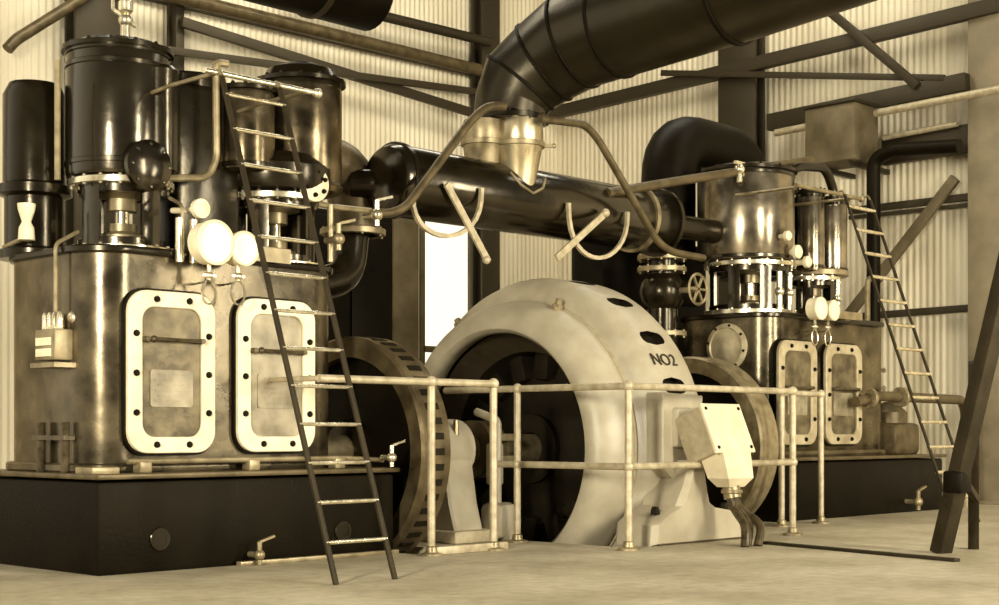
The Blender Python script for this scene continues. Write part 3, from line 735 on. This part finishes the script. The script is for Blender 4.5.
e0 = [c0 + ux*x + nrm*y for x, y in ((-.19, -.12), (.19, -.12), (.19, .10), (-.19, .10))]
c1 = V((9.83, 6.9, .52)); e1 = [c1 + V((x, y, 0)) for x, y in ((-.17, .10), (.17, .10), (.17, -.10), (-.17, -.10))]
c2 = V((9.83, 6.9, .45)); e2 = [c2 + V((x, y, 0)) for x, y in ((-.10, .06), (.10, .06), (.10, -.06), (-.10, -.06))]
mb.add(e0+e1+e2, [(0, 1, 2, 3), (0, 1, 5, 4), (1, 2, 6, 5), (2, 3, 7, 6), (3, 0, 4, 7), (4, 5, 9, 8), (5, 6, 10, 9), (6, 7, 11, 10), (7, 4, 8, 11), (8, 9, 10, 11)])
mb.build('cable_hood', 'stator2', tb)
mb = MB(); mb.cyl((9.83, 6.9, .46), (9.83, 6.88, .36), .07, n=16); mb.ring((9.83, 6.89, .40), (0, 0, 1), .05, .085, .03, 16); mb.build('cable_gland', 'dull', tb)
for (dx, e, bul) in ((-.035, (9.62, 6.62, .0), .0), (.03, (9.76, 6.60, .0), .05), (0, (9.70, 6.66, 0), .03)):
    s = V((9.83+dx, 6.88, .37)); e = V(e); mb = MB()
    mb.tube([s, s+V((.02, -.03, -.10)), V((e.x+.06+bul, e.y+.03, .16)), e], .036, 10, .09); mb.build('cable', 'cable', AL)
# saddle that joins box to the drum
mb = MB(); mb.box((9.80, 7.34, .92), (.44, .22, .32), bev=.03); s_ = MB(); s_.plate([(9.46, 1.20), (9.46, .62), (9.62, .5), (9.95, .62), (10.0, 1.18)], (0, 7.46, 0), (1, 0, 0), (0, 0, 1), (0, -1, 0), .17, .015); s_.build('saddle_plate', 'stator', AL)
mb.build('box_saddle', 'stator', AL)

# pedestal bearing
t = thing('pedestal_bearing', 'pale pedestal bearing in front of the alternator opening, beside the near flywheel', 'bearing', (8.5, AX, 0))
u = 8.5
mb = MB(); mb.box((u, AX, .05), (.5, .9, .10), bev=.02); mb.build('sole_plate', 'stator3', t)
mb = MB(); mb.plate([(-.36, .09), (.36, .09), (.30, .30), (.22, .74), (-.22, .74), (-.30, .30)], (u-.16, AX, 0), (0, 1, 0), (0, 0, 1), (1, 0, 0), .32, .02); mb.build('pedestal', 'stator', t)
mb = MB(); mb.lathe((u-.2, AX, AZ), (1, 0, 0), [(.126, 0), (.23, 0), (.25, .02), (.25, .38), (.23, .40), (.126, .40), (.126, 0)], 32); cap = mb.build('bearing_cap', 'stator', t)
mb = MB(); mb.lathe((u, AX, AZ+.24), (0, 0, 1), [(.06, 0), (.06, .05), (.03, .07), (.03, .1), (0, .1)], 16); mb.build('oil_cap', 'dull', cap)
for s in (-1, 1):
    b = MB(); b.bolt((u, AX+s*.20, AZ+.12), (0, 0, 1), .025, .12); b.build('cap_bolt', 'dull', cap)
# brush gear
t = thing('brush_gear', 'pale brush gear frame on the shaft at the dark alternator opening', 'brush gear', (8.98, AX, 0))
mb = MB(); mb.lathe((8.86, AX, AZ), (1, 0, 0), [(.126, 0), (.24, 0), (.24, .08), (.16, .09), (.16, .12), (.24, .13), (.24, .21), (.126, .21), (.126, 0)], 32); mb.build('slip_ring', 'pipe', t)
mb = MB(); mb.tube([(8.84, AX-.34, 0), (8.84, AX-.34, .98), (8.84, AX-.1, 1.05)], .035, 10, .05); mb.tube([(8.84, AX-.5, .04), (8.84, AX-.3, .04)], .05, 10); mb.box((8.84, AX-.31, .62), (.12, .10, .34), bev=.02); mb.box((8.84, AX-.36, .16), (.22, .26, .30), bev=.06); mb.build('brush_stand', 'stator', t)
mb = MB()
for z in (.66, .84): mb.box((8.97, AX-.29, z), (.2, .10, .06), bev=.01)
build_each(mb, 'brush_holder', 'dull', t)

# ------------------------------------------------------------------ guard rails
def guard(label, posts, zt, zm, top_path, mid_path, base=None, r=.027, group='guard rails round the machine pits'):
    t = thing('guard_rail', label, 'guard rail', (posts[0][0], posts[0][1], 0), group)
    mb = MB(); mb.tube([(x, y, zt) for x, y in top_path], r, 12, .0); mb.build('top_rail', 'rail', t)
    if mid_path: mb = MB(); mb.tube([(x, y, zm) for x, y in mid_path], r, 12, .0); mb.build('mid_rail', 'rail', t)
    for x, y in posts:
        mb = MB(); mb.cyl((x, y, .0), (x, y, zt), r*1.05, n=14)
        p = mb.build('post', 'rail', t)
        mb = MB(); mb.ball((x, y, zt), r*1.6); 
        mb.build('ball_fitting', 'rail', p)
        if mid_path: mb = MB(); mb.ball((x, y, zm), r*1.55); mb.build('ball_fitting', 'rail', p)
        mb = MB(); mb.lathe((x, y, 0), (0, 0, 1), [(.085, 0), (.085, .015), (.045, .025), (.04, .06), (r, .07)], 20); mb.build('foot_flange', 'dull', p)
    return t
L1 = 7.80; LF = 7.08; UC = 8.77
g = guard('short pale guard rail beside the near flywheel and ladder, without middle bar', [(7.42, L1), (8.06, L1)], 1.245, None, [(6.38, L1), (8.06, L1)], None)
mb = MB(); mb.cyl((6.38, L1, 1.245), (6.38, 8.4, 1.245), .02, n=10); mb.build('wall_stay', 'rail', g)
mb = MB(); mb.bar((7.38, L1, .03), (8.2, L1, .03), .05, .06, .01); mb.build('toe_bar', 'rail', g)
guard('pale two bar guard rail round the front of the alternator', [(UC, 8.22), (UC, LF), (11.0, LF)], 1.23, .625, [(UC, 9.05), (UC, LF), (11.0, LF)], [(UC, 8.45), (UC, LF), (11.0, LF)])
guard('short pale guard rail beside the far flywheel, right of the alternator rail', [(11.90, 7.78), (12.58, 7.78)], 1.245, None, [(11.90, 7.78), (12.58, 7.78)], None)

# ------------------------------------------------------------------ ladders
def ladder(label, u0, w, v0, v1, z1, n, zr0, rr_):
    t = thing('ladder', label, 'ladder', (u0+w/2, v0, 0), 'ladders leaning on the engines')
    k = (v1-v0)/z1
    for s in (0, 1):
        x = u0+w*s; mb = MB(); mb.bar((x, v0, 0), (x, v1, z1), .022, .034, .004, up=(1, 0, 0))
        mb.build('stile', 'timber', t)
    dz = (z1-.12-zr0)/(n-1)
    for i in range(n):
        z = zr0+dz*i; y = v0+k*z
        mb = MB(); mb.cyl((u0-.01, y, z), (u0+w+.01, y, z), rr_, n=10); mb.build('rung', 'steel', t)
    mb = MB()
    for s in (0, 1):
        x = u0+w*s; mb.tube([(x, v1, z1), (x, v1+.03, z1+.05), (x, v1+.10, z1+.02)], .012, 8, .03)
    build_each(mb, 'hook', 'dull', t)
    return t
ladder('long dark ladder with bright rungs leaning on the near engine', 5.63, .46, 6.72, 7.84, 3.14, 13, .24, .0125)
ladder('far ladder with pale rungs leaning on the right engine', 13.30, .50, 6.76, 7.95, 3.27, 13, .25, .018)

# ------------------------------------------------------------------ receiver tank and duct
TV = 9.0; TZ = 2.915; TR = .29
T = thing('receiver_tank', 'long dark horizontal cylindrical tank hung above the alternator', 'tank', (9.9, TV, TZ))
mb = MB(); mb.lathe((8.06, TV, TZ), (1, 0, 0), [(0, -.06), (.15, -.05), (TR-.03, -.01), (TR, .04), (TR, 3.5), (TR-.04, 3.58), (.12, 3.64), (0, 3.65)], 40); mb.build('shell', 'lagging', T)
mb = MB(); mb.ring((8.12, TV, TZ), (1, 0, 0), TR-.01, TR+.02, .05, 40); mb.build('end_flange', 'black', T)
mb = MB(); mb.ring((11.2, TV, TZ), (1, 0, 0), TR-.01, TR+.03, .05, 40); mb.build('end_flange', 'dull', T)
mb = MB(); mb.ring((11.56, TV, TZ), (1, 0, 0), TR-.01, TR+.04, .05, 40); mb.build('end_flange', 'black', T)
vf = TV-TR-.03
def hang(px0, px1, top0, top1, yb_):
    pts = []
    for i in range(17):
        a = pi*i/16; x = (px0+px1)/2-(px1-px0)/2*cos(a); yy = (top0*(1-i/16)+top1*i/16)
        y = yy+(yb_-yy)*sin(a)**.8; pts.append(P(x, y, v=vf))
    mb = MB(); mb.strip(pts, .03, .035, (0, 1, 0)); return mb.build('saddle_strap', 'rail', T)
hang(413, 482, 196, 188, 236); hang(569, 628, 203, 212, 258)
mb = MB(); mb.bar(P(447, 184, v=vf-.02), P(489, 262, v=vf-.02), .022, .06); mb.ball(P(487, 260, v=vf-.03), .035); mb.build('stay_bar', 'rail', T)
mb = MB(); mb.bar(P(606, 213, v=vf-.02), P(557, 258, v=vf-.02), .022, .06); mb.ball(P(606, 213, v=vf-.03), .04); mb.build('stay_bar', 'rail', T)
# side bearer beams that carry the tank between the engines
mb = MB(); mb.cyl((11.7, TV, TZ), (12.62, TV, TZ), .12, n=20); mb.cyl((7.95, 9.3, 2.9), (8.2, 9.06, 2.9), .12, n=20); build_each(mb, 'end_pipe', 'black', T)
# lagging pipes in an inverted V
tubething('equalising_pipe', [P(505, 106, v=8.58), P(487, 106, v=8.58), P(470, 122, v=8.58), P(406, 208, v=8.58), P(388, 214, v=8.58), P(374, 212, v=8.58)], .035, 'pipe', 'pipe slanting down left from the duct base across the tank', 'pipe', .12)
tubething('equalising_pipe', [P(540, 119, v=8.58), P(585, 124, v=8.58), P(598, 138, v=8.58), P(658, 242, v=8.58), P(672, 252, v=8.58), P(704, 258, v=8.58)], .035, 'pipe', 'pipe slanting down right from the duct base across the tank end', 'pipe', .12)

D = thing('exhaust_duct', 'huge dark segmented duct curving down from the top edge onto the tank', 'duct', (9.6, TV, 3.2))
U = 9.63
path = [(U-.14, TV, 3.60), (U-.11, TV, 3.74), (U-.05, TV-.05, 3.93), (U+.06, TV-.24, 4.10), (U+.12, TV-.55, 4.25), (U+.17, TV-.95, 4.31), (U+.22, TV-2.2, 4.41), (U+.62, TV-11.0, 5.35)]
rad = [.31, .325, .365, .39, .43, .44, .44, .44]
mb = MB(); mb.tube(path, rad, 28); dd = mb.build('duct_shell', 'duct', D, 18)
mb = MB()
for i in (2, 3, 4, 5):
    p = V(path[i]); tg = (V(path[i+1])-V(path[i-1])).normalized(); mb.ring(p-tg*.015, tg, rad[i]-.01, rad[i]+.012, .03, 32)
p = V(path[5]).lerp(V(path[6]), .9); tg = (V(path[6])-V(path[5])).normalized(); mb.ring(p, tg, .43, .46, .04, 32)
build_each(mb, 'seam', 'blackmatt', dd)
mb = MB(); mb.ring((U-.14, TV, 3.57), (0, 0, 1), .2, .36, .05, 32, bolts=12); mb.build('flange', 'black', D)
def cone(u, v, zt, zb, rt, rb, m, nm):
    mb = MB(); mb.lathe((u, v, zb), (0, 0, 1), [(rb, 0), (rt*.97, (zt-zb)*.62), (rt, (zt-zb)*.64), (rt*.98, (zt-zb)*.9), (rt*.93, zt-zb)], 32)
    o = mb.build(nm, m, D)
    mb = MB(); z = zb+(zt-zb)*.62; mb.ring((u, v, z-.02), (0, 0, 1), rt*.95, rt+.012, .045, 32)
    for s in (-1, 1): mb.bar((u+s*rt*.69, v-s*rt*.72, z), (u+s*(rt+.09)*.69, v-s*(rt+.09)*.72, z), .03, .03); mb.ball((u+s*(rt+.09)*.69, v-s*(rt+.09)*.72, z), .022)
    mb.build('clamp_band', 'dull', o)
cone(9.47, 8.86, 3.60, 2.96, .215, .13, 'galv', 'reducing_cone')
cone(9.22, 9.05, 3.56, 3.04, .18, .13, 'dull', 'reducing_cone')
mb = MB(); mb.tube([(9.26, 8.76, 3.09), (9.34, 8.715, 2.99), (9.48, 8.70, 2.93), (9.62, 8.715, 2.99), (9.70, 8.76, 3.09)], .012, 8); mb.build('weld_seam', 'dull', D)
# ------------------------------------------------------------------ floor items
rod('floor_strip', (5.95, 8.1, .016), (7.36, 8.1, .016), .05, .03, 'dull', 'pale flat strip on the floor along the foot of the near engine bed', 'strip')
a = P(765, 544, z=0.0); b = P(958, 562, z=0.0)
rod('floor_strip', a+V((0, 0, .012)), b+V((0, 0, .012)), .06, .024, 'timber', 'dark strip lying on the floor at lower right', 'strip')

# timber shear legs, right foreground
t = thing('timber_trestle', 'dark timber leg frame standing on the floor at the right edge', 'trestle', (10.3, 5.25, 0))
f1 = P(941, 553, z=0.0); f2 = P(974, 549, z=0.0)
h1 = V((10.02, 4.72, 1.95)); d1 = (h1-f1)
mb = MB(); mb.bar(f1, f1+d1*1.35, .13, .11, .01); mb.build('leg', 'timber', t)
p2 = f1+d1*.66
mb = MB(); mb.bar(f2, p2+V((.08, .1, .1)), .08, .09, .01); mb.build('leg', 'timber', t)
q = f1+d1*.27; mb = MB(); mb.box(q, (.17, .15, .16), bev=.02); mb.build('shoe', 'blackmatt', t)
mb = MB(); mb.bar(f1+d1*.30, f2.lerp(p2, .3), .05, .05, .005); mb.build('cross_bar', 'timber', t)

# ------------------------------------------------------------------ light, sky, camera
w = bpy.data.worlds.new('sky'); bpy.context.scene.world = w; w.use_nodes = True
LC = (1.0, .94, .78)
nt = w.node_tree; bg = nt.nodes['Background']
tc = nt.nodes.new('ShaderNodeTexCoord'); sx = nt.nodes.new('ShaderNodeSeparateXYZ'); mr = nt.nodes.new('ShaderNodeMapRange')
nt.links.new(tc.outputs['Generated'], sx.inputs[0]); nt.links.new(sx.outputs['Y'], mr.inputs['Value'])
mr.inputs['From Min'].default_value = -.3; mr.inputs['From Max'].default_value = .7; mr.inputs['To Min'].default_value = .20; mr.inputs['To Max'].default_value = 1.5
nt.links.new(mr.outputs['Result'], bg.inputs['Strength']); bg.inputs['Color'].default_value = (1.0, .94, .79, 1)   # sky, brighter beyond the back wall
def area(name, loc, target, sx, sy, power, col=LC):
    l = bpy.data.lights.new(name, 'AREA'); l.shape = 'RECTANGLE'; l.size = sx; l.size_y = sy; l.energy = power; l.color = col
    o = bpy.data.objects.new(name, l); C.objects.link(o); o.location = loc
    o.rotation_euler = (V(target)-V(loc)).to_track_quat('-Z', 'Y').to_euler(); return o
area('west_window', (-1.8, 2.9, 2.9), (9, 8.8, 1.2), 0.7, 1.8, 1000)
area('front_window', (8.3, -3.4, 3.6), (9.5, 9, 1.2), 1.6, 4.5, 1150)
area('wall_fill', (11, 11.6, 8.3), (12, 14.5, 1), 9.0, 1.2, 420)  # added fill lamp that brightens the back wall, no skylight in the roof
area('wall_fill', (14.6, 7.0, 8.3), (17.3, 9, 1), 1.2, 7.0, 200)  # added fill lamp for the right wall, likewise without a skylight
area('side_fill', (13.2, -2.5, 3.0), (17.4, 8.3, 1.6), 1.4, 3.0, 650)  # added fill from the front to lift the lower right wall, no known window

cam = bpy.data.cameras.new('camera'); co = bpy.data.objects.new('camera', cam); C.objects.link(co)
co.location = (0, 0, EYE); co.rotation_euler = (pi/2, 0, -atan2(FW[0], FW[1]))
cam.sensor_fit = 'HORIZONTAL'; cam.sensor_width = 36; cam.lens = 36*F/999; cam.shift_y = (430-302.5)/999
cam.clip_start = .05; cam.clip_end = 200
sc = bpy.context.scene; sc.camera = co
sc.view_settings.view_transform = 'Standard'; sc.view_settings.look = 'None'; sc.view_settings.gamma = 1; sc.view_settings.use_curve_mapping = False
sc.view_settings.exposure = 0.22
